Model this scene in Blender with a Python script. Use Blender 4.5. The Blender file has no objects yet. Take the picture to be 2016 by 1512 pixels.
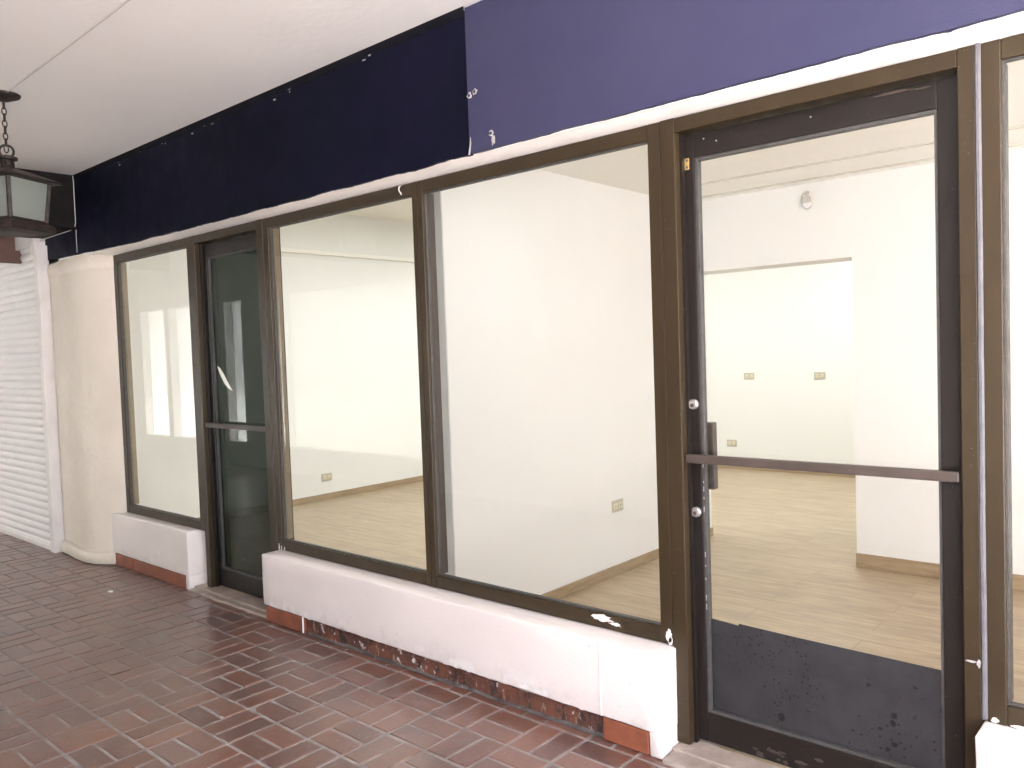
import bpy, bmesh, math, random
from mathutils import Vector, Matrix
random.seed(7)
S = bpy.context.scene
COL = S.collection
R = math.radians

# ------------------------------------------------------------------ camera
cam = bpy.data.objects.new('camera', bpy.data.cameras.new('camera'))
COL.objects.link(cam)
yaw, pit, rol = R(41.37), R(2.387), R(-2.005)
fwd = Vector((-math.sin(yaw) * math.cos(pit), math.cos(yaw) * math.cos(pit), -math.sin(pit)))
rt = Vector((math.cos(yaw), math.sin(yaw), 0)); upv = rt.cross(fwd)
r2 = rt * math.cos(rol) + upv * math.sin(rol); u2 = upv * math.cos(rol) - rt * math.sin(rol)
cam.matrix_world = Matrix(((r2.x, u2.x, -fwd.x, 0), (r2.y, u2.y, -fwd.y, -2.41), (r2.z, u2.z, -fwd.z, 1.4), (0, 0, 0, 1)))
cam.data.sensor_width = 36; cam.data.lens = 28.37
cam.data.clip_start = 0.02; cam.data.clip_end = 500
S.camera = cam
# ------------------------------------------------------------------ world, sun, exposure
SUN_EL, SUN_AZ = 72, 168           # high sun over the open yard
W = bpy.data.worlds.new('World'); S.world = W; W.use_nodes = True
wn = W.node_tree
sky = wn.nodes.new('ShaderNodeTexSky'); sky.sky_type = 'NISHITA'; sky.sun_disc = False
sky.sun_elevation = R(SUN_EL); sky.sun_rotation = R(SUN_AZ)
sky.dust_density = 3.0; sky.ozone_density = 1.0
wn.links.new(sky.outputs[0], wn.nodes['Background'].inputs[0])
wn.nodes['Background'].inputs[1].default_value = 0.12
sun = bpy.data.objects.new('sun', bpy.data.lights.new('sun', 'SUN')); COL.objects.link(sun)
sun.data.energy = 5.0; sun.data.angle = R(0.5); sun.data.color = (1, .985, .965)
sd = Vector((math.sin(R(SUN_AZ)) * math.cos(R(SUN_EL)), math.cos(R(SUN_AZ)) * math.cos(R(SUN_EL)), math.sin(R(SUN_EL))))
sun.rotation_euler = (-sd).to_track_quat('-Z', 'Y').to_euler(); sun.location = sd * 30
S.view_settings.view_transform = 'Standard'; S.view_settings.look = 'None'
S.view_settings.gamma = 1; S.view_settings.use_curve_mapping = False
S.view_settings.exposure = 4.5
S.render.engine = 'CYCLES'
S.cycles.use_denoising = True
try: S.cycles.denoiser = 'OPENIMAGEDENOISE'
except Exception: pass
S.cycles.max_bounces = 14; S.cycles.diffuse_bounces = 8; S.cycles.glossy_bounces = 5; S.cycles.transparent_max_bounces = 12
S.cycles.sample_clamp_indirect = 3
S.cycles.use_guiding = True
LAMP_SHOP, FILL_FRONT = 1.1, .23

# ------------------------------------------------------------------ helpers
class MB:
    def __init__(s): s.v = []; s.f = []; s.a = []
    def quad(s, *p):
        n = len(s.v); s.v += [tuple(q) for q in p]; s.f.append(tuple(range(n, n + len(p)))); return s
    def box(s, x0, x1, y0, y1, z0, z1):
        n = len(s.v)
        s.v += [(x0, y0, z0), (x1, y0, z0), (x1, y1, z0), (x0, y1, z0), (x0, y0, z1), (x1, y0, z1), (x1, y1, z1), (x0, y1, z1)]
        s.f += [tuple(n + i for i in q) for q in ((0, 3, 2, 1), (4, 5, 6, 7), (0, 1, 5, 4), (1, 2, 6, 5), (2, 3, 7, 6), (3, 0, 4, 7))]
        return s
    def loft(s, rings, cap=True, closed=True):
        n = len(s.v); k = len(rings[0])
        for r in rings: s.v += [tuple(p) for p in r]
        for i in range(len(rings) - 1):
            for j in range(k if closed else k - 1):
                a = n + i * k + j; b = n + i * k + (j + 1) % k
                s.f.append((a, b, b + k, a + k))
        if cap:
            s.f.append(tuple(n + j for j in range(k))[::-1]); s.f.append(tuple(n + (len(rings) - 1) * k + j for j in range(k)))
        return s
    def lathe(s, c, prof, seg=20, rot=0, cap=True):
        return s.loft([[(c[0] + r * math.cos(rot + 2 * math.pi * j / seg), c[1] + r * math.sin(rot + 2 * math.pi * j / seg), z) for j in range(seg)] for r, z in prof], cap)
    def tube(s, pts, r, seg=8):
        rings = []; P = [Vector(p) for p in pts]
        for i, p in enumerate(P):
            t = (P[min(i + 1, len(P) - 1)] - P[max(i - 1, 0)]).normalized()
            a = t.orthogonal().normalized() if i == 0 else (a - t * a.dot(t)).normalized()
            b = t.cross(a)
            rings.append([p + (a * math.cos(2 * math.pi * j / seg) + b * math.sin(2 * math.pi * j / seg)) * r for j in range(seg)])
        return s.loft(rings)
    def torus(s, c, ax, u, R1, R2, r, seg=16, m=6):
        c = Vector(c); ax = Vector(ax).normalized(); u = Vector(u).normalized(); v = ax.cross(u)
        n = len(s.v)
        for i in range(seg):
            t = 2 * math.pi * i / seg; d = (u * math.cos(t) * R1 + v * math.sin(t) * R2); e = d.normalized()
            for j in range(m):
                q = 2 * math.pi * j / m
                s.v.append(tuple(c + d + (e * math.cos(q) + ax * math.sin(q)) * r))
        for i in range(seg):
            for j in range(m):
                s.f.append((n + i * m + j, n + ((i + 1) % seg) * m + j, n + ((i + 1) % seg) * m + (j + 1) % m, n + i * m + (j + 1) % m))
        return s
    def disc_y(s, x, y0, y1, z, r, seg=20, rz=None):
        rz = rz or r
        ring = lambda y, k: [(x + r * k * math.cos(2 * math.pi * j / seg), y, z + rz * k * math.sin(2 * math.pi * j / seg)) for j in range(seg)]
        return s.loft([ring(y1, 1), ring(y0 + (y1 - y0) * .25, 1), ring(y0, .82)])
    def build(s, name, m, parent=None, bevel=0, seg=2, smooth=False, rough=0, cut=0, attr=None):
        o0 = Vector((0, 0, 0)); p = parent
        while p is not None: o0 += p.location; p = p.parent
        me = bpy.data.meshes.new(name)
        me.from_pydata([tuple(Vector(v) - o0) for v in s.v], [], s.f)
        if bevel or cut or rough or smooth:
            b = bmesh.new(); b.from_mesh(me)
            bmesh.ops.recalc_face_normals(b, faces=b.faces)
            if cut:
                for _ in range(6):
                    es = [e for e in b.edges if e.calc_length() > cut * 1.6]
                    if not es: break
                    bmesh.ops.subdivide_edges(b, edges=es, cuts=1, use_grid_fill=True)
            if bevel:
                es = [e for e in b.edges if len(e.link_faces) == 2 and e.calc_face_angle(0) > .6]
                bmesh.ops.bevel(b, geom=es, offset=bevel, segments=seg, profile=.5, affect='EDGES', clamp_overlap=True)
            if rough:
                from mathutils import noise
                for v in b.verts:
                    w = v.co + o0
                    v.co += Vector((noise.noise(w * 9), noise.noise(w * 9 + Vector((31, 0, 0))), noise.noise(w * 9 + Vector((0, 57, 0))))) * rough
                    v.co += Vector((noise.noise(w * 40), noise.noise(w * 40 + Vector((31, 0, 0))), noise.noise(w * 40 + Vector((0, 57, 0))))) * rough * .35
            if smooth:
                for f in b.faces: f.smooth = True
            b.to_mesh(me); b.free()
            if smooth:
                me.set_sharp_from_angle(angle=R(38))
        if attr:
            ca = me.color_attributes.new('tone', 'FLOAT_COLOR', 'POINT')
            for i, c in enumerate(attr): ca.data[i].color = c
        me.materials.append(m)
        o = bpy.data.objects.new(name, me); COL.objects.link(o)
        if parent: o.parent = parent
        return o

def thing(name, label, cat, loc, group=None):
    o = bpy.data.objects.new(name, None); COL.objects.link(o); o.location = loc
    o.empty_display_size = .1
    return tag(o, label, cat, group)
def tag(o, label, cat, group=None):
    o['label'] = label; o['category'] = cat; o['kind'] = 'thing'
    if group: o['group'] = group
    return o
def struct(o, label, cat):
    o['kind'] = 'structure'; o['label'] = label; o['category'] = cat; return o

# ------------------------------------------------------------------ materials
class NT:
    def __init__(s, name):
        s.m = bpy.data.materials.new(name); s.m.use_nodes = True; s.t = s.m.node_tree; s.n = s.t.nodes
        s.p = s.n['Principled BSDF']; s.out = s.n['Material Output']
        s.co = s.n.new('ShaderNodeNewGeometry').outputs['Position']
    def set(s, node, k, v):
        if hasattr(v, 'is_linked'): s.t.links.new(v, node.inputs[k])
        else:
            if isinstance(v, tuple) and len(v) == 3 and node.inputs[k].type == 'RGBA': v = (*v, 1)
            node.inputs[k].default_value = v
    def noise(s, sc, det=3, rough=.55, vec=None, scale3=None, dist=0):
        n = s.n.new('ShaderNodeTexNoise'); v = vec or s.co
        if scale3:
            m = s.n.new('ShaderNodeMapping'); s.set(m, 'Vector', v); m.inputs['Scale'].default_value = scale3; v = m.outputs[0]
        s.set(n, 'Vector', v); s.set(n, 'Scale', sc); s.set(n, 'Detail', det); s.set(n, 'Roughness', rough); s.set(n, 'Distortion', dist)
        return n.outputs[0]
    def vor(s, sc, vec=None, rand=1.0):
        n = s.n.new('ShaderNodeTexVoronoi'); s.set(n, 'Vector', vec or s.co); s.set(n, 'Scale', sc); s.set(n, 'Randomness', rand)
        return n
    def ramp(s, f, lo, hi, a=0., b=1.):
        n = s.n.new('ShaderNodeMapRange'); s.set(n, 'Value', f); s.set(n, 'From Min', lo); s.set(n, 'From Max', hi); s.set(n, 'To Min', a); s.set(n, 'To Max', b)
        return n.outputs[0]
    def mix(s, f, a, b):
        n = s.n.new('ShaderNodeMix'); n.data_type = 'RGBA'
        for k, v in ((0, f), (6, a), (7, b)):
            if hasattr(v, 'is_linked'): s.t.links.new(v, n.inputs[k])
            else: n.inputs[k].default_value = (*v, 1) if isinstance(v, tuple) and len(v) == 3 else v
        return n.outputs[2]
    def math(s, op, a, b=0.):
        n = s.n.new('ShaderNodeMath'); n.operation = op; s.set(n, 0, a); s.set(n, 1, b); return n.outputs[0]
    def sep(s, v=None):
        n = s.n.new('ShaderNodeSeparateXYZ'); s.set(n, 0, v or s.co); return n.outputs
    def bump(s, h, st, d=.01):
        n = s.n.new('ShaderNodeBump'); s.set(n, 'Height', h); s.set(n, 'Strength', st); s.set(n, 'Distance', d)
        s.t.links.new(n.outputs[0], s.p.inputs['Normal'])
    def fin(s, base, rough, spec=.5, metal=0.):
        s.set(s.p, 'Base Color', base); s.set(s.p, 'Roughness', rough); s.set(s.p, 'Specular IOR Level', spec); s.set(s.p, 'Metallic', metal)
        return s.m

def paint(name, c, c2, rough=.5, sc=3., bump=.15, bsc=60., speck=None, spec=.4):
    t = NT(name)
    base = t.mix(t.ramp(t.noise(sc, 5), .35, .7), c, c2)
    if speck:
        base = t.mix(t.ramp(t.noise(speck[1], 4, .7), speck[2], speck[2] + .02), base, speck[0])
    h = t.math('ADD', t.noise(bsc, 4), t.noise(bsc * .12, 2))
    t.bump(h, bump, .006)
    return t.fin(base, t.ramp(t.noise(sc * 4, 3), .3, .7, rough - .08, rough + .08), spec)

M = {}
M['ceiling'] = paint('ceiling_paint', (.86, .835, .82), (.83, .805, .79), .75, 1.2, .25, 25)
def plinth_mat():
    t = NT('plinth_paint'); z = t.sep()[2]
    base = t.mix(t.ramp(t.noise(2.5, 5), .35, .7), (.76, .70, .68), (.71, .65, .63))
    base = t.mix(t.ramp(t.noise(70, 3, .6), .70, .73), base, (.5, .43, .40))
    dirt = t.math('MULTIPLY', t.ramp(z, .20, .06), t.ramp(t.noise(14, 6, .65), .5, .72))
    base = t.mix(t.math('MULTIPLY', dirt, .55), base, (.42, .38, .37))
    fl = t.math('MULTIPLY', t.ramp(z, .16, .10), t.ramp(t.noise(5, 4, .6), .58, .62))
    base = t.mix(fl, base, (.80, .77, .77))
    t.bump(t.math('ADD', t.math('MULTIPLY', t.noise(14, 5), 1.0), t.noise(120, 3)), .2, .003)
    return t.fin(base, .5, .4)
M['plinth'] = plinth_mat()
M['conduit'] = paint('conduit_paint', (.56, .53, .51), (.50, .47, .45), .7, 3)
M['lintel'] = paint('lintel_paint', (.90, .86, .835), (.86, .82, .79), .55, 4, .35, 40)
M['pillar'] = paint('pillar_paint', (.70, .63, .555), (.65, .58, .505), .45, 3, .8, 22)
M['trimwhite'] = paint('white_paint', (.80, .77, .75), (.74, .71, .69), .5, 10, .3, 50)
M['wall'] = paint('interior_white', (.80, .805, .79), (.79, .795, .78), .6, 1, .05, 80, spec=.25)
M['wallwarm'] = paint('interior_warm', (.79, .785, .775), (.78, .775, .765), .6, 1, .05, 80, spec=.25)
M['intceil'] = paint('interior_ceiling', (.86, .85, .80), (.85, .84, .79), .7, 1, .05, 80, spec=.2)
M['endshade'] = paint('shaded_partition_end', (.62, .63, .63), (.60, .61, .61), .6, 2, .1, 80)  # white wall's unlit end, its shade put into a darker grey
M['line'] = paint('ceiling_line', (.55, .53, .47), (.5, .48, .42), .7)
M['navy'] = paint('navy_board', (.0065, .0065, .019), (.004, .005, .012), .5, 2, .12, 90, ((.03, .03, .045), 160, .74), .06)
M['blue'] = paint('slate_blue_board', (.042, .041, .088), (.034, .034, .078), .6, .9, .15, 110, None, .25)
M['chip'] = paint('bare_plaster', (.46, .44, .43), (.26, .245, .24), .8, 60, .5, 90)
M['gapshade'] = paint('gap_shadow', (.008, .008, .012), (.005, .005, .008), .7, 8, .3, 60, None, .1)
M['hole'] = paint('dark_hole', (.05, .045, .05), (.03, .03, .03), .8)
M['beam'] = paint('dark_beam', (.009, .006, .0055), (.006, .0045, .0045), .6, 5, .4, 40, None, .15)
M['wire'] = paint('white_cable', (.6, .57, .54), (.5, .47, .45), .5)
def bronze(name, c, c2, scratch):
    t = NT(name)
    base = t.mix(t.ramp(t.noise(6, 5, scale3=(1, 1, .25)), .35, .7), c, c2)
    sp = t.ramp(t.noise(130, 2, .5), .735, .75)
    base = t.mix(sp, base, scratch)
    t.bump(t.noise(90, 3), .08, .003)
    return t.fin(base, t.ramp(t.noise(22, 4), .3, .7, .3, .48), .36)
M['bronze'] = bronze('bronze_frame', (.037, .0240, .0105), (.029, .0185, .0085), (.13, .13, .11))
M['leaf'] = bronze('dark_bronze_leaf', (.015, .011, .0095), (.011, .008, .007), (.10, .08, .075))
M['bar'] = bronze('push_bar_bronze', (.075, .057, .050), (.055, .042, .036), (.25, .21, .19))
M['gasket'] = paint('grey_gasket', (.075, .07, .068), (.05, .047, .045), .5, 30)
M['caulk'] = paint('lilac_caulk', (.125, .12, .13), (.095, .09, .10), .45, 20)
M['chrome'] = NT('lock_metal').fin((.72, .68, .68), .28, .5, .9)
M['keyway'] = NT('keyway').fin((.12, .10, .09), .4, .5, .6)
M['brass'] = NT('brass').fin((.72, .50, .20), .35, .5, .8)
def glass(name, tint, boost=1.0, rough=0.0, dirt=0):
    t = NT(name); n = t.n
    tr = n.new('ShaderNodeBsdfTransparent'); tr.inputs[0].default_value = (*tint, 1)
    gl = n.new('ShaderNodeBsdfGlossy'); gl.inputs['Roughness'].default_value = rough; gl.inputs[0].default_value = (.95, 1, .97, 1)
    fr = n.new('ShaderNodeFresnel'); fr.inputs[0].default_value = 1.5
    f = t.math('MINIMUM', t.math('MULTIPLY', fr.outputs[0], boost), 1.0)
    mx = n.new('ShaderNodeMixShader')
    t.t.links.new(f, mx.inputs[0]); t.t.links.new(tr.outputs[0], mx.inputs[1]); t.t.links.new(gl.outputs[0], mx.inputs[2])
    last = mx.outputs[0]
    if dirt:                      # thin film of dust and wipe marks on the pane
        df = n.new('ShaderNodeBsdfDiffuse'); df.inputs[0].default_value = (.7, .7, .68, 1)
        m2 = n.new('ShaderNodeMixShader')
        k = t.math('MULTIPLY', t.ramp(t.noise(2.2, 6, .65, scale3=(1, 1, .45), dist=.6), .42, .72), dirt)
        t.t.links.new(k, m2.inputs[0]); t.t.links.new(last, m2.inputs[1]); t.t.links.new(df.outputs[0], m2.inputs[2]); last = m2.outputs[0]
    t.t.links.new(last, t.out.inputs[0]); n.remove(t.p)
    return t.m
M['glass'] = glass('clear_glass', (.957, .964, .957), .7, dirt=.022)
M['tint'] = glass('tinted_film', (.042, .056, .050), .0)
def film_mat():
    t = NT('dusty_dark_film')
    base = t.mix(t.ramp(t.noise(9, 6, .65), .35, .7), (.030, .030, .037), (.048, .048, .056))
    vo = t.vor(19); sp = t.ramp(t.math('ADD', vo.outputs['Distance'], t.math('ADD', t.math('MULTIPLY', t.noise(6, 2), 1.1), t.math('MULTIPLY', t.noise(80, 2), .22))), .76, .69)
    base = t.mix(sp, base, (.003, .003, .004))
    vo2 = t.vor(60); s2 = t.ramp(vo2.outputs['Distance'], .24, .18)
    s2 = t.math('MULTIPLY', s2, t.ramp(t.noise(5, 2), .48, .55))
    base = t.mix(s2, base, (.005, .005, .006))
    base = t.mix(t.ramp(t.noise(170, 3, .7), .70, .73), base, (.13, .13, .14))
    return t.fin(base, .6, .3)
M['film'] = film_mat()
def brick_mat():
    t = NT('sealed_brick')
    a = t.n.new('ShaderNodeVertexColor'); a.layer_name = 'tone'
    base = a.outputs[0]
    g = t.ramp(t.noise(55, 6, .7), .40, .70)
    base = t.mix(t.math('MULTIPLY', g, .38), base, (.075, .036, .030))
    base = t.mix(t.math('MULTIPLY', t.ramp(t.noise(4.5, 5, .65), .50, .66), .5), base, (.20, .075, .042))
    base = t.mix(t.math('MULTIPLY', t.ramp(t.noise(13, 6, .7), .52, .66), .35), base, (.19, .145, .125))
    d = t.ramp(t.noise(2.2, 5, .6), .5, .72)
    base = t.mix(t.math('MULTIPLY', d, .35), base, (.20, .15, .13))
    base = t.mix(t.ramp(t.noise(150, 2, .5), .72, .735), base, (.5, .45, .42))
    t.bump(t.math('ADD', t.noise(60, 5, .6), t.math('MULTIPLY', t.noise(9, 3), 1.0)), .22, .004)
    t.set(t.p, 'Coat Weight', .35); t.set(t.p, 'Coat Roughness', .285)
    return t.fin(base, t.ramp(t.noise(5, 5, .6), .3, .7, .29, .36), .7)
M['brick'] = brick_mat()
M['mortar'] = paint('mortar', (.31, .285, .275), (.20, .18, .17), .6, 12, .6, 60)
def terracotta():
    t = NT('terracotta_tile')
    base = t.mix(t.ramp(t.noise(12, 5, .65), .3, .7), (.30, .095, .048), (.17, .058, .036))
    base = t.mix(t.ramp(t.noise(30, 5, .7), .62, .70), base, (.13, .05, .035))
    t.bump(t.noise(40, 4), .4, .004)
    return t.fin(base, .45, .4)
M['terra'] = terracotta()
def oldbrick():
    t = NT('bare_old_brick')
    vec = t.sep()
    c = t.n.new('ShaderNodeCombineXYZ'); t.set(c, 0, vec[0]); t.set(c, 1, t.math('MULTIPLY', vec[2], .25))
    v = t.vor(11, c.outputs[0]); 
    base = t.mix(v.outputs['Distance'], (.20, .075, .045), (.10, .045, .035))
    base = t.mix(t.ramp(t.noise(24, 5, .7, scale3=(1, 1, .4)), .50, .60), base, (.045, .032, .03))
    base = t.mix(t.ramp(t.noise(16, 6, .75), .60, .63), base, (.62, .57, .56))
    base = t.mix(t.ramp(t.noise(45, 4, .7, scale3=(1, 1, .3)), .60, .66), base, (.30, .20, .15))
    t.bump(t.noise(45, 5, .7), 1, .01)
    return t.fin(base, .7, .3)
M['oldbrick'] = oldbrick()
M['concrete'] = paint('threshold_concrete', (.36, .30, .26), (.24, .19, .165), .6, 9, .5, 60)
M['grout'] = paint('grey_grout', (.13, .115, .11), (.055, .046, .045), .7, 25, .8, 50, ((.4, .37, .36), 60, .66))
def woodfloor():
    t = NT('wood_plank_tile')
    bt = t.n.new('ShaderNodeTexBrick'); t.set(bt, 'Vector', t.co)
    bt.offset = .37; bt.inputs['Scale'].default_value = 1; bt.inputs['Brick Width'].default_value = .9; bt.inputs['Row Height'].default_value = .15
    bt.inputs['Mortar Size'].default_value = .002; bt.inputs['Color1'].default_value = (.0, .0, .0, 1); bt.inputs['Color2'].default_value = (1, 1, 1, 1); bt.inputs['Mortar'].default_value = (.3, .3, .3, 1)
    g = t.noise(3.5, 6, .62, scale3=(1.2, 12, 1), dist=.4)
    g2 = t.noise(5, 4, .6, scale3=(.8, 4, 1))
    base = t.mix(t.ramp(g, .3, .72), (.28, .205, .125), (.50, .395, .26))
    base = t.mix(t.math('MULTIPLY', t.ramp(g2, .45, .68), .6), base, (.25, .18, .115))
    base = t.mix(t.math('MULTIPLY', bt.outputs[0], .22), base, (.56, .46, .33))
    base = t.mix(bt.outputs['Fac'], base, (.26, .20, .14))
    return t.fin(base, t.ramp(g, .3, .7, .32, .45), .4)
M['wood'] = woodfloor()
def woodbase():
    t = NT('wood_skirting')
    g = t.noise(4, 6, .62, scale3=(1.5, 1.5, 14), dist=.4)
    return t.fin(t.mix(t.ramp(g, .3, .72), (.27, .19, .115), (.42, .32, .20)), .4, .4)
M['skirt'] = woodbase()
M['outlet'] = NT('beige_plastic').fin((.50, .47, .38), .4)
M['socket'] = NT('ivory_plastic').fin((.70, .66, .50), .4)
M['slot'] = NT('dark_slot').fin((.12, .11, .09), .5)
M['greyplastic'] = NT('grey_plastic').fin((.52, .49, .46), .35)
M['whiteplastic'] = NT('white_plastic').fin((.80, .77, .80), .3)
M['shutter'] = paint('shutter_enamel', (.74, .71, .71), (.70, .67, .67), .40, 2, .05, 60, spec=.5)
M['guide'] = paint('guide_enamel', (.74, .70, .69), (.66, .62, .61), .4, 8, .1, 60)
def iron():
    t = NT('rusty_iron')
    base = t.mix(t.ramp(t.noise(25, 5, .7), .45, .62), (.016, .013, .012), (.045, .026, .020))
    t.bump(t.noise(60, 4), .5, .004)
    return t.fin(base, .55, .4, .2)
M['iron'] = iron()
def frosted():
    t = NT('frosted_lantern_glass'); 
    m = t.fin(t.mix(t.ramp(t.noise(5, 3), .3, .7), (.36, .39, .35), (.30, .33, .295)), .35, .5)
    tl = t.n.new('ShaderNodeBsdfTranslucent'); tl.inputs[0].default_value = (.34, .37, .34, 1)
    mx = t.n.new('ShaderNodeMixShader'); mx.inputs[0].default_value = .45
    t.t.links.new(t.p.outputs[0], mx.inputs[1]); t.t.links.new(tl.outputs[0], mx.inputs[2]); t.t.links.new(mx.outputs[0], t.out.inputs[0])
    return m
M['frost'] = frosted()
def opal(name, c):
    t = NT(name); tl = t.n.new('ShaderNodeBsdfTranslucent'); tl.inputs[0].default_value = c
    t.t.links.new(tl.outputs[0], t.out.inputs[0]); t.n.remove(t.p); return t.m
M['opal'] = opal('opal_fill_glass', (.36, .37, .355, 1)); M['opalbright'] = opal('opal_glass_bright', (.54, .54, .53, 1))  # brighter copy set to send more light to the left end
M['signbrown'] = paint('brown_board', (.115, .055, .040), (.085, .042, .032), .55, 8, .2, 60)
M['tan'] = paint('tan_wood_lit_jamb', (.26, .205, .14), (.20, .155, .105), .6, 8)  # also stands for lamplight on the window jambs
M['oppwall'] = paint('opposite_wall_paint', (.82, .80, .78), (.79, .77, .75), .6, 2, .2, 40)
M['ground'] = paint('courtyard_paving', (.62, .60, .575), (.57, .55, .525), .85, 2, .4, 30)
M['shell'] = paint('outer_masonry', (.55, .51, .46), (.5, .46, .42), .8, 2)
M['cream'] = paint('cream_render', (.72, .66, .58), (.68, .62, .54), .8, 1.2)
M['paper'] = NT('paper_scrap').fin((.82, .82, .80), .7)
def emit(name, c, st):
    t = NT(name); t.set(t.p, 'Emission Color', c); t.p.inputs['Emission Strength'].default_value = st
    return t.fin((.8, .8, .8), .5)
M['lampshop'] = emit('lit_diffuser', (.96, .985, .98), LAMP_SHOP)
M['fillfront'] = emit('front_fill_diffuser', (.91, .97, 1), FILL_FRONT)

# ------------------------------------------------------------------ setting
struct(MB().quad((-120, -120, -.06), (120, -120, -.06), (120, 120, -.06), (-120, 120, -.06)).build('ground', M['ground']), 'pale paving of the open yard outside the walkway', 'ground')

# brick walkway: basket weave, pairs of bricks, 20.45 cm blocks
def brick_floor():
    b = MB(); tones = []
    P = .2045; X0 = -2.116; Y0 = 2.07 - 2.41
    pal = [(.150, .070, .054), (.125, .062, .050), (.170, .082, .062), (.135, .072, .060), (.158, .070, .050), (.108, .054, .045)]
    for i in range(-58, 34):
        for j in range(-14, 3):
            xa, ya = X0 + i * P, Y0 + j * P
            if ya > .08 or ya < -3.2: continue
            for h in (0, 1):
                if (i + j) % 2: x0, x1, y0, y1 = xa + h * P / 2, xa + (h + 1) * P / 2, ya, ya + P
                else: x0, x1, y0, y1 = xa, xa + P, ya + h * P / 2, ya + (h + 1) * P / 2
                g = [random.uniform(.0042, .0066) for _ in range(4)]
                x0 += g[0]; x1 -= g[1]; y0 += g[2]; y1 -= g[3]
                z = -random.uniform(0, .0014); tx, ty = random.gauss(0, .0025), random.gauss(0, .0025)
                cx, cy = (x0 + x1) / 2, (y0 + y1) / 2
                zz = lambda x, y: z + (x - cx) * tx * 4 + (y - cy) * ty * 4
                n = len(b.v)
                for k, dz in ((0, -.012), (.0005, -.0022), (.004, 0)):
                    for x, y in ((x0 + k, y0 + k), (x1 - k, y0 + k), (x1 - k, y1 - k), (x0 + k, y1 - k)):
                        b.v.append((x, y, zz(x, y) + dz))
                for l in (0, 4):
                    for q in range(4): b.f.append((n + l + q, n + l + (q + 1) % 4, n + l + 4 + (q + 1) % 4, n + l + 4 + q))
                b.f.append((n + 8, n + 9, n + 10, n + 11))
                c = random.choice(pal); k = random.uniform(.85, 1.15)
                tones += [(c[0] * k, c[1] * k, c[2] * k, 1)] * 12
    o = b.build('brick_floor', M['brick'], attr=tones)
    mo = MB().quad((-14, -3.3, -.0036), (5, -3.3, -.0036), (5, .1, -.0036), (-14, .1, -.0036)).build('mortar_bed', M['mortar'], o)
    return struct(o, 'glossy red brick walkway laid in basket weave', 'floor')
brick_floor()
struct(MB().box(-14, 6, -3.6, .0, 2.722, 2.95).build('walkway_ceiling', M['ceiling']), 'white plastered ceiling over the brick walkway', 'ceiling')
struct(MB().box(-14.5, 6.2, -3.9, 6.6, 3.0, 3.2).build('roof', M['shell']), 'unseen flat roof slab keeping sky light off shop and walkway', 'roof')  # unseen, put over everything to stop sky light leaking in
struct(MB().box(-6.6, 3.2, .05, 6.2, -.2, .022).build('shop_floor', M['wood']), 'pale wood plank floor inside the shop', 'floor')
# ceilings inside: low over the front shop, higher behind
struct(MB().box(-2.8, 3.1, .08, 2.70, 2.36, 2.44).build('front_shop_ceiling', M['intceil']), 'low cream ceiling over the front shop room', 'ceiling')
struct(MB().box(-6.6, -2.80, .08, 2.70, 2.80, 2.9).box(-6.6, 3.1, 2.70, 6.1, 2.80, 2.9).build('back_shop_ceiling', M['intceil']), 'cream ceiling over the left and back shop rooms', 'ceiling')
ct = thing('ceiling_track', 'pair of thin straight ceiling strips above the front shop room', 'ceiling strip', (-.5, 2.3, 2.36))
for yy in (2.02, 2.42):
    MB().box(-2.62, 2.9, yy, yy + .012, 2.350, 2.3602).build('strip', M['line'], ct)

# ------------------------------------------------------------------ shop walls
def skirting(mb_args, parent): return MB().box(*mb_args).build('skirting', M['skirt'], parent, bevel=.003)
w = thing('shop_side_wall', 'bright white left side wall of the shop seen through the windows', 'wall', (-6.5, 3, 0))
MB().box(-6.62, -6.5, .09, 6.1, .0, 2.8).build('wall_face', M['wall'], w)
skirting((-6.5, -6.488, .09, 5.8, .022, .082), w)
MB().box(-6.5, -6.46, .09, 5.8, 2.375, 2.41).build('ledge', M['intceil'], w, bevel=.004)
w = thing('partition_wall', 'white partition wall running back behind the middle mullion', 'wall', (-2.82, 1.5, 0))
MB().box(-2.89, -2.745, .255, 2.57, .0, 2.8).build('wall_face', M['wallwarm'], w)
MB().box(-2.889, -2.747, .249, .2555, .0, 2.36).build('shaded_end', M['endshade'], w)
skirting((-2.745, -2.732, .26, 2.82, .022, .085), w)
MB().box(-2.89, -2.745, 2.57, 2.82, .0, 2.8).build('return', M['wallwarm'], w)
w = thing('inner_back_wall', 'beige back wall with wide doorway into the brighter rear room', 'wall', (-.5, 2.7, 0))
MB().box(-1.655, 3.0, 2.57, 2.82, .0, 2.8).build('wall_face', M['wallwarm'], w)
MB().box(-2.745, -1.655, 2.57, 2.82, 1.885, 2.8).build('doorway_head', M['wallwarm'], w)
skirting((-1.657, 3.0, 2.557, 2.57, .022, .105), w)
w = thing('rear_wall', 'white rear wall of the far room seen through the doorway', 'wall', (-1, 5.8, 0))
MB().box(-6.5, 3.0, 5.79, 5.95, .0, 2.8).build('wall_face', M['wall'], w)
skirting((-6.4, 2.9, 5.778, 5.79, .022, .09), w)
w = thing('shop_right_wall', 'warm white right side wall of the shop', 'wall', (3.05, 3, 0))
MB().box(3.0, 3.12, .09, 6.1, .0, 2.8).build('wall_face', M['wallwarm'], w)
tag(MB().box(-.8, 3.0, 2.83, 5.7, .0, 2.799).build('storage_block', M['wall']), 'white boxed-in storage room behind the beige back wall', 'wall')

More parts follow.
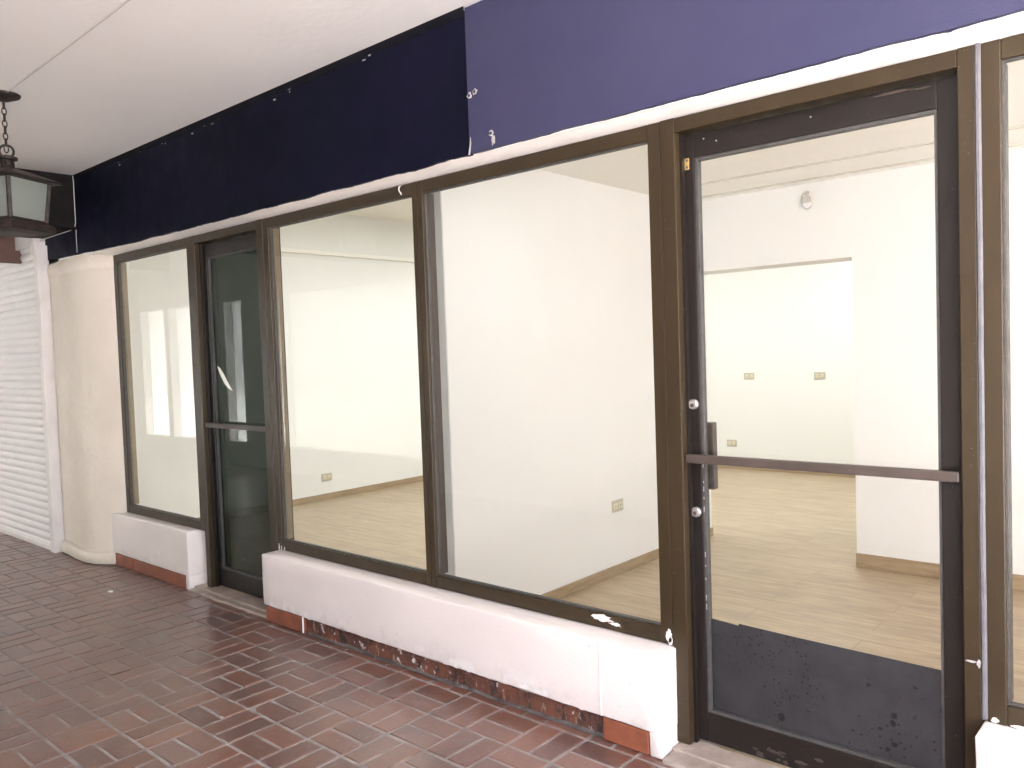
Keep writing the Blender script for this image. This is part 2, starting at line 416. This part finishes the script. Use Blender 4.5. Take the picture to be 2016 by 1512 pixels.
# ------------------------------------------------------------------ things on the inner walls
def outlet(loc, rz, label, first=[]):
    if not first:
        t = thing('wall_outlet', label, 'outlet', (0, 0, 0), 'power outlets on the shop walls')
        MB().box(-.058, .058, -.007, 0, -.036, .036).build('cover_plate', M['outlet'], t, bevel=.004)
        for sx in (-.026, .026):
            so = MB().box(sx - .017, sx + .017, -.011, -.006, -.017, .017).build('socket', M['socket'], t, bevel=.004)
            MB().box(sx - .009, sx - .006, -.0115, -.0095, -.007, .006).box(sx + .006, sx + .009, -.0115, -.0095, -.007, .006).build('slot', M['slot'], so)
        first.append(t); r = t
    else:
        r = first[0].copy(); COL.objects.link(r)
        for ch in first[0].children:
            c = ch.copy(); COL.objects.link(c); c.parent = r
            for g in ch.children:
                d = g.copy(); COL.objects.link(d); d.parent = c
    r.location = loc; r.rotation_euler = (0, 0, rz); r['label'] = label
    return r
outlet((-3.818, 5.79, 1.034), 0, 'left one of two outlets side by side at shoulder height on the far white wall')
outlet((-3.06, 5.79, 1.034), 0, 'right one of two outlets side by side at shoulder height on the far white wall')
outlet((-4.036, 5.79, .30), 0, 'low outlet on the far white wall just above the push bar')
outlet((-2.745, 1.63, .441), R(90), 'outlet near the skirting of the partition behind the third window')
outlet((-6.5, 2.21, .24), R(90), 'low outlet on the left side wall behind the second window')
t = thing('oval_cover', 'small oval grey and white cover high on the beige back wall', 'wall cover', (-1.91, 2.57, 2.258))
MB().disc_y(-1.91, 2.545, 2.57, 2.258, .034, 28, .054).build('cover', M['greyplastic'], t, smooth=True)
lo = MB(); pts = [(-1.91 + .032 * math.cos(a), 2.258 + .052 * math.sin(a)) for a in [R(205 + 130 * k / 12) for k in range(13)]]
lo.loft([[(x, 2.544, z) for x, z in pts], [(x, 2.538, z) for x, z in [(-1.91 + (x + 1.91) * .8, z + .002) for x, z in pts]]]).build('lower_lens', M['whiteplastic'], t)
for sx in (-.016, .016):
    MB().disc_y(-1.91 + sx, 2.541, 2.546, 2.285, .005, 10).build('stud', M['whiteplastic'], t)

# ceiling lamps of the shop; the front one is an added fill lamp
def lamp(x, y, z, w_, d_, mat, label):
    t = thing('ceiling_lamp', label, 'ceiling lamp', (x, y, z), 'lit ceiling lamps inside the shop')
    MB().box(x - w_ / 2, x + w_ / 2, y - d_ / 2, y + d_ / 2, z - .03, z - .001).build('housing', M['whiteplastic'], t, bevel=.004)
    MB().box(x - w_ / 2 + .03, x + w_ / 2 - .03, y - d_ / 2 + .03, y + d_ / 2 - .03, z - .036, z - .031).build('diffuser', mat, t)
lamp(-4.4, 2.0, 2.8, 1.2, .6, M['lampshop'], 'lit ceiling lamp nearest the tinted door')
lamp(-4.6, 3.9, 2.8, 1.2, .6, M['lampshop'], 'lit ceiling lamp deep in the left room')
lamp(-2.2, 4.4, 2.8, 1.2, .6, M['lampshop'], 'lit ceiling lamp in the far room behind the doorway')
lamp(-1.6, .38, 2.36, 1.2, .46, M['fillfront'], 'added unseen fill lamp over the front room on the right')  # unseen lamp added to brighten the partition and front room

# ------------------------------------------------------------------ facade: masonry behind boards, lintel, fascia
def wavy(x0, x1, n, z, amp, sc=1):
    from mathutils import noise
    return [(x0 + (x1 - x0) * i / n, z + amp * (noise.noise(Vector((x0 + (x1 - x0) * i / n * 1.0, z * 3, 0)) * 5 * sc) + .5 * noise.noise(Vector(((x0 + (x1 - x0) * i / n), z, 5)) * 28 * sc))) for i in range(n + 1)]
t = thing('lintel', 'pale pinkish lintel strip between the blue boards and the window frames', 'lintel', (-2.5, 0, 2.15))
MB().box(-6.4, 5.5, -.118, .2, 2.16, 2.72).build('masonry', M['lintel'], t)
sof = MB(); lo = wavy(-5.95, 5.5, 380, 2.153, .003); n = len(lo)
sof.loft([[(x, -.119, 2.168) for x, z in lo], [(x, -.10, z + .006) for x, z in lo], [(x, .012, z - .001) for x, z in lo], [(x, .015, 2.2) for x, z in lo]], cap=False, closed=False)
sof.build('soffit', M['lintel'], t, smooth=True)
def fascia(name, x0, x1, mat, label, z0f, amp, ye, zt=2.716):
    t = thing(name, label, 'fascia board', ((x0 + x1) / 2, -.13, 2.16))
    n = int((x1 - x0) / .02)
    bot = wavy(x0, x1, n, 0, amp, 1); top = wavy(x0, x1, n, 3, .004, 1)
    b = MB()
    zb = lambda x, z: z0f(x) + z
    zt_ = lambda z: zt + (z - 3)
    b.loft([[(x, -.115, zb(x, z)) for x, z in bot], [(x, ye, zb(x, z)) for x, z in bot], [(bx, ye, zt_(z)) for (bx, _), (_, z) in zip(bot, top)], [(bx, -.115, zt_(z)) for (bx, _), (_, z) in zip(bot, top)]], cap=False, closed=False)
    a = b.v; L = n + 1
    for k in (0, n): b.f.append((k, L + k, 2 * L + k, 3 * L + k))
    b.build('board', mat, t)
    return t
nav = fascia('navy_fascia', -6.66, -2.176, M['navy'], 'dark navy fascia board with chipped top edge along the left windows', lambda x: 2.160 if x > -5.2 else 2.160 + (-5.2 - x) * .022, .005, -.133, 2.708)
blu = fascia('blue_fascia', -2.178, 5.5, M['blue'], 'lighter slate blue fascia board above the glass door', lambda x: 2.163, .005, -.1365, 2.715)
# chips along the navy board's top edge, strip of bare plaster at the seam, anchor holes
def blob(x, z, rx, rz, y, seed, n=14):
    rnd = random.Random(seed)
    return [(x + rx * math.cos(2 * math.pi * k / n) * rnd.uniform(.55, 1.1), y, z + rz * math.sin(2 * math.pi * k / n) * rnd.uniform(.55, 1.1)) for k in range(n)]
def slab(mb, pts, d=.002):
    mb.loft([[(x, y + d, z) for x, y, z in pts], pts]); return mb
for k in range(22):
    x = random.choice([-2.3, -2.6, -2.72, -2.95, -3.3, -3.5, -3.8, -4.15, -4.3, -4.7, -5.0, -5.3]) + random.uniform(-.08, .08)
    cb = slab(MB(), blob(x, 2.695 - random.random() ** 2 * .035, random.uniform(.004, .018), random.uniform(.002, .005), -.1345, k))
    cb.build('paint_chip', M['chip'], nav)
gap = MB(); tp = wavy(-6.0, -2.18, 190, 2.7, .006); gap.loft([[(x, -.1335, z - .012) for x, z in tp], [(x, -.1355, z - .010) for x, z in tp], [(x, -.1365, z + .006) for x, z in tp], [(x, -.14, 2.7225) for x, z in tp]], cap=False, closed=False)
gap.build('gap_shadow_strip', M['gapshade'], nav)  # dark strip put in as the shadow of the gap above the board
cb = MB(); slab(cb, [(-2.185, -.138, 2.158), (-2.176, -.138, 2.158), (-2.168, -.138, 2.20), (-2.170, -.138, 2.225), (-2.176, -.138, 2.19)])
cb.build('bare_seam', M['chip'], blu)
for x, z, s in ((-2.168, 2.381, 1), (-2.139, 2.389, 1.05), (-2.062, 2.217, 1.0)):
    ch = MB(); slab(ch, blob(x, z, .013 * s, .015 * s, -.138, int(-x * 1000))); c = ch.build('bare_patch', M['chip'], blu)
    MB().disc_y(x, -.1405, -.1395, z, .006, 10).build('anchor_hole', M['hole'], c)
ch = MB(); slab(ch, blob(-2.056, 2.188, .006, .024, -.138, 5)); slab(ch, blob(-2.047, 2.193, .004, .018, -.138, 8)); ch.build('bare_streak', M['chip'], blu)
# upper facade behind everything (above ceilings) and neighbour's wall
tag(MB().box(-14, -6.66, .02, .3, 0, 3.0).box(-6.66, -6.42, .02, .2, 0, 3.0).build('neighbour_wall', M['shell']), 'plain masonry of the neighbouring unit behind the roller shutter', 'wall')

# ------------------------------------------------------------------ windows
FY0, FY1, GY = .0, .046, .022         # frame front, back, glass plane
def window(label, x0, xl, xr, x1, z0=.362, z1=2.150, bot=.055, top=.052):
    t = thing('shop_window', label, 'window', ((x0 + x1) / 2, 0, z0), 'brown framed shop windows')
    f = MB()
    f.box(x0, xl, FY0, FY1, z0, z1).box(xr, x1, FY0, FY1, z0, z1)
    f.box(xl, xr, FY0 + .001, FY1 - .001, z0, z0 + bot).box(xl, xr, FY0 + .001, FY1 - .001, z1 - top, z1)
    f.build('frame', M['bronze'], t, bevel=.003)
    g = MB(); s = .005                # grey gasket / glazing stop round the pane
    a, b, c, d = xl, xr, z0 + bot, z1 - top
    g.box(a, a + s, GY - .008, GY + .008, c, d).box(b - s, b, GY - .008, GY + .008, c, d).box(a + s, b - s, GY - .008, GY + .008, c, c + s).box(a + s, b - s, GY - .008, GY + .008, d - s, d)
    g.build('gasket', M['gasket'], t)
    MB().quad((a + s, GY, c + s), (b - s, GY, c + s), (b - s, GY, d - s), (a + s, GY, d - s)).build('pane', M['glass'], t)
    MB().box(a, a + .004, GY + .009, FY1 + .022, c, d).build('lit_jamb_strip', M['tan'] if xl < -3 else M['bar'], t)  # lamplight on the frame's inner side, put in as a lighter strip
    return t
w1 = window('narrow shop window beside the cream pillar at far left', -5.755, -5.71, -4.715, -4.662)
w2 = window('shop window right of the tinted door showing the white side wall', -3.868, -3.82, -2.672, -2.640)
w3 = window('wide shop window left of the clear glass door', -2.638, -2.606, -1.471, -1.422)
w4 = window('shop window cut off by the right edge of the picture', -.470, -.424, 1.2, 1.26)
# splashes of white paint on the lower frames
def smear(parent, items, y=-.0012, mat=None):
    for i, (x, z, rx, rz) in enumerate(items):
        slab(m_ := MB(), blob(x, z, rx, rz, y, int(1000 * rx) + i, 18)); m_.build('paint_smear', mat or M['plinth'], parent)
smear(w3, [(-1.72, .400, .055, .014), (-1.66, .388, .03, .007)])
smear(w3, [(-1.436, .392, .014, .028), (-1.43, .376, .009, .02)], -.0045)
smear(w4, [(-.452, .372, .012, .008), (-.395, .368, .02, .006), (-.30, .366, .02, .005)])
smear(w2, [(-3.85, .375, .006, .022), (-3.828, .374, .004, .016), (-3.80, .372, .004, .012)])
hk = MB().tube([(-2.735, -.004, 2.108), (-2.732, -.009, 2.112), (-2.742, -.010, 2.125), (-2.742, -.009, 2.14), (-2.73, -.006, 2.148)], .0035, 6).build('cable_stub', M['wire'], w2)

# ------------------------------------------------------------------ glass doors
def door(label, x0, xl, xr, x1, zb, lock=True):
    t = thing('glass_door', label, 'door', ((x0 + x1) / 2, .05, 0), 'brown framed glass doors')
    z1 = 2.151
    f = MB().box(x0, xl, -.003, .11, zb, z1).box(xr, x1, -.003, .11, zb, z1).box(xl, xr, -.002, .108, 2.103, z1 - .001)
    f.build('door_frame', M['bronze'], t, bevel=.003)
    st = MB().box(xl + .0005, xl + .010, .028, .046, zb, 2.102).box(xr - .010, xr - .0005, .028, .046, zb, 2.102)
    st.build('door_stop', M['leaf'], t)
    ly0, ly1 = .048, .088
    a, b = xl + .002, xr - .006
    sw, sr = .040, .055
    l = MB().box(a, a + sw, ly0, ly1, zb + .006, 2.098).box(b - sr, b, ly0, ly1, zb + .006, 2.098)
    l.box(a + sw, b - sr, ly0 + .001, ly1 - .001, 2.020, 2.098).box(a + sw, b - sr, ly0 + .001, ly1 - .001, zb + .006, .135)
    leaf = l.build('door_leaf', M['leaf'], t, bevel=.0025)
    s = .009; c, d = .135, 2.020; ga, gb = a + sw, b - sr; gy = .068
    g = MB().box(ga, ga + s, gy - .013, gy + .013, c, d).box(gb - s, gb, gy - .013, gy + .013, c, d).box(ga + s, gb - s, gy - .013, gy + .013, c, c + s).box(ga + s, gb - s, gy - .013, gy + .013, d - s, d)
    g.build('gasket', M['gasket'], leaf)
    P = MB().quad((ga + s, gy, c + s), (gb - s, gy, c + s), (gb - s, gy, d - s), (ga + s, gy, d - s)).build('pane', M['glass'], leaf)
    pb = MB().box(a + .004, b - .002, .006, .028, 1.000, 1.029)
    bar = pb.build('push_bar', M['bar'], t, bevel=.004)
    for xb in (a + .018, b - .04): MB().box(xb, xb + .027, .027, .05, 1.002, 1.026).build('bracket', M['leaf'], bar)
    return t, leaf, (ga + s, gb - s, c + s, d - s, gy)
d2, leaf2, g2 = door('clear glass door with a dark dusty film along its lower pane', -1.420, -1.365, -.524, -.482, .028)
for z in (1.196, .828):
    lk = MB().disc_y(-1.344, .034, .049, z, .0175, 24).build('lock', M['chrome'], leaf2, smooth=True)
    MB().disc_y(-1.3445, .0315, .0345, z - .003, .007, 12).build('keyway', M['keyway'], lk)
MB().box(-1.38, -1.300, .089, .122, .900, 1.130).build('lock_case', M['bar'], d2, bevel=.003)
kp = MB().box(-1.358, -1.340, .0445, .0482, 1.984, 2.022).build('strike_plate', M['brass'], leaf2, bevel=.001)
for dz in (-.011, .011): MB().disc_y(-1.3465, .0435, .0447, 2.003 + dz, .0045, 10).build('screw', M['slot'], kp)
for x, z in ((-1.285, 2.075), (-1.24, 2.06), (-.93, 2.07)): MB().disc_y(x, .0455, .0485, z, .0026, 10).build('screw', M['chrome'], leaf2)
smear(d2, [(-.70, 2.088, .06, .004), (-.62, 2.083, .03, .003)], .0475, M['bar'])
# worn paint on the bottom rail and white flecks down the glazing stop
for k in range(14):
    slab(MB(), blob(-1.05 + random.gauss(0, .09), .07 + random.gauss(0, .012), random.uniform(.006, .024), random.uniform(.003, .008), .0472, 300 + k)).build('worn_paint', M['bar'], leaf2)
for k in range(12):
    z = random.uniform(.45, 1.05); MB().box(-1.3215, -1.3185, .0536, .0549, z, z + random.uniform(.004, .02)).build('paint_fleck', M['chip'], leaf2)
x0, x1, z0, z1, gy = g2
tp = [(x0, .459), (x0 + .06, .456), (x0 + .10, .453), (x0 + .102, .460), (x0 + .3, .455), (x1, .449)]
fm = MB(); fm.loft([[(x, gy + .004, z0) for x, z in tp], [(x, gy + .004, z) for x, z in tp]], cap=False, closed=False)
fm.build('dark_film', M['film'], leaf2)
gs = MB()
d1, leaf1, g1 = door('narrow dark tinted glass door with a torn sliver in its film', -4.660, -4.614, -3.932, -3.870, .022)
# tinted film with a torn sliver
x0, x1, z0, z1, gy = g1
bm = bmesh.new(); outer = [(x0, z0), (x1, z0), (x1, z1), (x0, z1)]
tear = [(-4.612, 1.37), (-4.577, 1.352), (-4.539, 1.317), (-4.496, 1.268), (-4.448, 1.217), (-4.499, 1.235), (-4.538, 1.262), (-4.576, 1.305), (-4.597, 1.336)]
tear = [(x + .065, z) for x, z in tear]
for ring in (outer, tear):
    vs = [bm.verts.new((x - d1.location.x, gy + .004 - d1.location.y, z)) for x, z in ring]
    for i in range(len(vs)): bm.edges.new((vs[i], vs[(i + 1) % len(vs)]))
bmesh.ops.triangle_fill(bm, use_beauty=True, use_dissolve=False, edges=bm.edges[:])
me = bpy.data.meshes.new('tinted_film'); bm.to_mesh(me); bm.free(); me.materials.append(M['tint'])
o = bpy.data.objects.new('tinted_film', me); COL.objects.link(o); o.parent = leaf1
# caulk between right jamb and last window
cq = MB(); lo = wavy(0, 1, 60, 0, .0015, 1)
cq.loft([[(-.483 + q, -.002, .37 + s * 1.78) for s, q in lo], [(-.479 + q, -.009, .37 + s * 1.78) for s, q in lo], [(-.473 + q * .5, -.009, .37 + s * 1.78) for s, q in lo], [(-.468 + q * .5, -.002, .37 + s * 1.78) for s, q in lo]], cap=False, closed=False)
cq.build('caulk_bead', M['caulk'], d2, smooth=True)
smear(d2, [(-.505, .52, .016, .004), (-.487, .518, .006, .014)], -.0048, M['chip'])

# ------------------------------------------------------------------ low walls under the windows
def lowwall(label, x0, x1, yf, zt, tiles, bare, ends, zb=.085):
    t = thing('low_wall', label, 'low wall', ((x0 + x1) / 2, 0, 0), 'painted low walls under the windows')
    MB().box(x0, x1, yf, .14, zb, zt).build('wall_body', M['plinth'], t, cut=.05, bevel=.007, seg=3, smooth=True, rough=.0022)
    MB().box(x0 + .012, x1 - .012, yf + .022, .13, -.01, zb + .01).build('footing', M['oldbrick'], t, cut=.04, rough=.006)
    for a, b in tiles:
        MB().box(a, b, yf + .001, yf + .03, .002, zb - .003).build('base_tile', M['terra'], t, cut=.05, bevel=.003, rough=.0015)
    for a, b in bare:
        k = MB(); lo = wavy(a, b, max(8, int((b - a) / .02)), 0, .006, 1)
        k.loft([[(x, yf + .006 + z * 1.2, .0015) for x, z in lo], [(x, yf + .014 + z * .8, .004 + z * .3) for x, z in lo], [(x, yf + .026, .011 + z * .8) for x, z in lo]], cap=False, closed=False)
        k.build('grout_fillet', M['grout'], t, smooth=True)
    for a, b in ends:
        MB().box(a, b, yf + .002, .13, .0, zb + .008).build('painted_end', M['plinth'], t, cut=.03, bevel=.006, smooth=True, rough=.003)
    return t
p1 = lowwall('short beige low wall between the pillar and the tinted door', -5.99, -4.745, -.075, .362, [(-5.89, -5.53), (-5.525, -4.795)], [], [(-4.79, -4.746)])
p2 = lowwall('long pinkish low wall with bare brick base under two windows', -3.862, -1.412, -.105, .358, [(-3.84, -3.50), (-1.655, -1.468)], [(-3.49, -1.66)], [(-1.464, -1.413)])
p4 = lowwall('pale low wall at the bottom right corner beside the glass door', -.478, 1.6, -.105, .362, [(-.42, .5)], [], [(-.477, -.425)])
# ragged lower lip of paint, splash where the tile stops, crack line
for k in range(24):
    x = random.uniform(-3.46, -1.7)
    slab(MB(), blob(x, .089, random.uniform(.012, .05), random.uniform(.002, .006), -.1045, 500 + k), .012).build('paint_lip', M['plinth'], p2)
MB().tube([(-3.495, -.107, .088), (-3.493, -.109, .06), (-3.494, -.108, .03), (-3.497, -.107, .006)], .0042, 6).build('paint_drip', M['trimwhite'], p2)
MB().tube([(-1.660, -.1065, .36), (-1.659, -.1075, .28), (-1.662, -.1075, .17), (-1.660, -.1065, .088)], .0014, 5).build('paint_ridge', M['plinth'], p2)
# thresholds
for lab, x0, x1, yf in (('worn concrete doorstep under the tinted door', -4.745, -3.862, -.085), ('worn concrete doorstep under the clear glass door', -1.412, -.478, -.118)):
    t = thing('doorstep', lab, 'doorstep', ((x0 + x1) / 2, 0, 0), 'concrete doorsteps')
    MB().box(x0, x1, -.045, .12, -.02, .022).build('slab', M['concrete'], t, cut=.05, bevel=.006, rough=.003)
    MB().box(x0 + .002, x1 - .002, yf, -.040, -.02, .012).build('front_edge', M['grout'] if 0 else M['concrete'], t, cut=.05, bevel=.008, rough=.004)

# ------------------------------------------------------------------ pillar
pil = thing('corner_pillar', 'rounded cream plaster pillar between the shutter and the first window', 'pillar', (-6.15, -.1, 0))
plan = [(-6.56, -.13), (-6.42, -.135), (-6.22, -.155), (-6.08, -.158), (-6.00, -.152), (-5.94, -.135), (-5.88, -.105), (-5.82, -.065), (-5.77, -.02), (-5.756, .0)]
def off(pl, d):
    out = []
    for i, (x, y) in enumerate(pl):
        a = Vector(pl[max(i - 1, 0)]); b = Vector(pl[min(i + 1, len(pl) - 1)]); t_ = (b - a).normalized()
        out.append((x + t_.y * d, y - t_.x * d))
    return out
def plan_ring(pl, z): return [(x, y, z) for x, y in pl] + [(pl[-1][0], .05, z), (pl[0][0], .05, z)]
zs = [0 + 2.16 * i / 40 for i in range(41)]
MB().loft([plan_ring(plan, z) for z in zs]).build('shaft', M['pillar'], pil, smooth=True, rough=.005)
bplan = plan[:9]
MB().loft([plan_ring(off(plan[:8], d), z) for d, z in ((.0, .002), (.028, .006), (.036, .03), (.036, .06), (.026, .082), (.0, .092))]).build('base_moulding', M['pillar'], pil, smooth=True, rough=.004)
MB().loft([plan_ring(off(plan, d), z) for d, z in ((-.004, 2.055), (.006, 2.065), (.011, 2.085), (.013, 2.11), (.010, 2.14), (-.004, 2.157))]).build('capital', M['pillar'], pil, smooth=True, rough=.005)

# ------------------------------------------------------------------ roller shutter
sh = thing('roller_shutter', 'white ribbed roller shutter pulled down over the neighbouring shop', 'shutter', (-8.2, -.15, 0))
prof = []; z = .012; pitch = .058; SY = -.175
while z < 2.40:
    for k in range(7):
        a = k / 7; prof.append((SY - .009 * math.sin(math.pi * a) ** .8, z + pitch * .9 * a))
    prof.append((SY + .001, z + pitch * .93)); z += pitch
cur = MB(); cur.loft([[(-9.9, y, zz) for y, zz in prof], [(-6.60, y, zz) for y, zz in prof]], cap=False, closed=False)
cur.build('slat_curtain', M['shutter'], sh)
MB().box(-9.9, -6.64, SY - .014, SY + .014, .0, .035).build('bottom_rail', M['guide'], sh, bevel=.004)
MB().box(-6.645, -6.565, SY - .03, SY + .05, .0, 2.30).build('guide_rail', M['guide'], sh, bevel=.005, seg=2)
MB().box(-9.98, -9.9, SY - .03, SY + .05, .0, 2.30).build('guide_rail', M['guide'], sh, bevel=.005)
MB().box(-9.98, -6.60, SY - .04, .02, 2.302, 2.44).build('housing', M['guide'], sh, bevel=.006)
MB().box(-6.655, -6.575, SY - .045, SY + .03, 2.225, 2.33).build('bracket', M['guide'], sh, bevel=.005)
tag(MB().box(-9.95, -6.67, SY - .06, .02, 2.445, 2.72).build('shutter_header', M['ceiling']), 'plain white header above the roller shutter', 'header')

# ------------------------------------------------------------------ beam, cable, conduit, sign
bm_ = MB().box(-6.62, -6.0, -3.12, -.134, 2.352, 2.73).build('cross_beam', M['beam'], cut=.2, bevel=.01, rough=.004)
tag(bm_, 'dark brown beam crossing under the ceiling behind the lantern', 'beam')
tag(MB().tube([(-5.996, -.14, 2.715), (-5.985, -.142, 2.66), (-5.992, -.14, 2.60), (-5.984, -.143, 2.53), (-5.99, -.141, 2.45), (-5.988, -.142, 2.39), (-6.01, -.144, 2.357), (-6.10, -.146, 2.349), (-6.30, -.15, 2.347), (-6.50, -.158, 2.343), (-6.62, -.165, 2.335)], .0028, 6).build('cable', M['wire'], smooth=True), 'thin white cable stapled round the end of the dark beam', 'cable')
tag(MB().tube([(-6.0, -.137, 2.345), (-6.003, -.138, 2.30), (-6.0, -.138, 2.25), (-6.004, -.137, 2.19)], .002, 6).build('cable', M['wire'], smooth=True), 'short grey cable running down the board above the pillar', 'cable')
tag(MB().tube([(-4.40, -1.03, 2.722), (-3.4, -1.045, 2.722), (-2.0, -1.075, 2.722), (1, -1.13, 2.722), (5, -1.2, 2.722)], .005, 8).build('conduit', M['conduit'], smooth=True), 'painted conduit running along the ceiling to the lantern', 'conduit')
sg = thing('hanging_sign', 'plain brown sign board hanging in front of the shutter', 'sign', (-7.0, -.45, 2.2))
MB().box(-7.02, -6.98, -.95, -.155, 2.205, 2.43).build('board', M['signbrown'], sg, bevel=.003)
MB().box(-7.03, -6.97, -.95, -.10, 2.437, 2.460).build('rail', M['tan'], sg, bevel=.003)
for hy in (-.85, -.30): MB().box(-7.01, -6.99, hy, hy + .02, 2.455, 2.722).build('hanger', M['iron'], sg)

# ------------------------------------------------------------------ lantern
LX, LY = -4.43, -1.03
ln = thing('lantern', 'dark iron lantern with frosted panes hanging on a chain', 'lantern', (LX, LY, 2.06))
MB().lathe((LX, LY), ((.02, 2.690), (.045, 2.700), (.072, 2.712), (.076, 2.7215)), 24).build('canopy', M['iron'], ln, smooth=True)
ch = MB(); z = 2.688; k = 0
while z > 2.475:
    u = (1, 0, 0) if k % 2 else (0, 1, 0)
    ch.torus((LX, LY, z - .016), u, (0, 0, 1), .019, .0095, .0033, 14, 6); z -= .030; k += 1
ch.build('chain', M['iron'], ln, smooth=True)
MB().torus((LX, LY, 2.450), (math.cos(R(-17)), math.sin(R(-17)), 0), (0, 0, 1), .030, .030, .0055, 22, 8).build('ring', M['iron'], ln, smooth=True)
MB().lathe((LX, LY), ((.03, 2.365), (.036, 2.37), (.032, 2.376), (.030, 2.405), (.046, 2.409), (.046, 2.421), (.02, 2.424), (.012, 2.432)), 20).build('neck', M['iron'], ln, smooth=True)
A0 = R(-17.3)
sq = lambda r, z, rot=A0: [(LX + r * math.cos(rot + math.pi / 2 * k), LY + r * math.sin(rot + math.pi / 2 * k), z) for k in range(4)]
MB().loft([sq(.225, 2.302), sq(.235, 2.303), sq(.235, 2.311), sq(.15, 2.338), sq(.035, 2.372)]).build('roof', M['iron'], ln, bevel=.003)
RT, RB, ZT, ZB = .172, .150, 2.302, 2.115
for k in range(4):
    a = A0 + math.pi / 2 * k
    p = lambda r, z: (LX + r * math.cos(a), LY + r * math.sin(a), z)
    MB().tube([p(RB, ZB), p(RT, ZT)], .0115, 4).build('post', M['iron'], ln)
    b2 = a + math.pi / 2
    q = lambda r, z, A: (LX + r * math.cos(A), LY + r * math.sin(A), z)
    g = MB(); g.loft([[q(RB * .97, ZB, a), q(RB * .97, ZB, b2), q(RT * .97, ZT, b2), q(RT * .97, ZT, a)], [q(RB * .94, ZB, a), q(RB * .94, ZB, b2), q(RT * .94, ZT, b2), q(RT * .94, ZT, a)]])
    g.build('pane', M['frost'], ln)
MB().loft([sq(.12, 2.050), sq(.185, 2.058), sq(.195, 2.072), sq(.19, 2.092), sq(.165, 2.1), sq(.158, 2.118)]).build('base_plate', M['iron'], ln, bevel=.003)

# ------------------------------------------------------------------ opposite side of the walkway
op = thing('opposite_wall', 'painted wall across the walkway with tall openings, some added for light', 'wall', (-5, -3.15, 0))
YO0, YO1 = -3.35, -3.10
def piece(x0, x1, z0, z1, nm='pier'): MB().box(x0, x1, YO0, YO1, z0, z1).build(nm, M['oppwall'], op)
ops = [(-12.4, -11.65, .31), (-11.5, -10.75, .31), (-10.1, -9.67, .31), (-9.05, -8.62, .31), (-8.58, -6.05, .31), (.2, 4.8, -.02)]  # frosted bays opposite the shutter and the open bay are added for light
x = -14.0
for a, b, zb in ops:
    piece(x, a, -.05, 2.18); x = b
    if zb > 0:
        piece(a, b, -.05, zb, 'parapet')
        MB().box(a, b, -3.24, -3.22, zb, 2.18).build('frosted_light_pane', M['opal'] if a > -8.6 else M['opalbright'], op)
piece(x, 6, -.05, 2.18)
MB().box(-14, .2, YO0, YO1 + .02, 2.18, 2.73).box(4.8, 6, YO0, YO1 + .02, 2.18, 2.73).build('header', M['oppwall'], op)
tag(MB().box(-14.2, -14, -3.6, .3, -.05, 3.0).build('end_wall', M['oppwall']), 'unseen wall closing the far left end of the walkway to cut light', 'wall')  # unseen, closed to cut the light coming from the left
bld = thing('added_yard_building', 'unseen cream building added across the open yard for its light', 'building', (-2, -13, 0))  # unseen building added to shape the light reaching the openings
MB().box(-30, 26, -16, -12.5, -.06, 5.2).build('wall', M['cream'], bld)
MB().box(-30.2, 26.2, -16.2, -12.2, 5.2, 5.5).build('roof', M['shell'], bld)

# litter on the bricks
sc = MB(); slab_pts = [(-5.16, -.385), (-5.13, -.372), (-5.115, -.380), (-5.125, -.392), (-5.15, -.396)]
sc.loft([[(x, y, .0015) for x, y in slab_pts], [(x, y, .006 + .004 * (i % 2)) for i, (x, y) in enumerate(slab_pts)]])
tag(sc.build('paper_scrap', M['paper']), 'tiny white scrap of paper on the brick floor', 'litter')
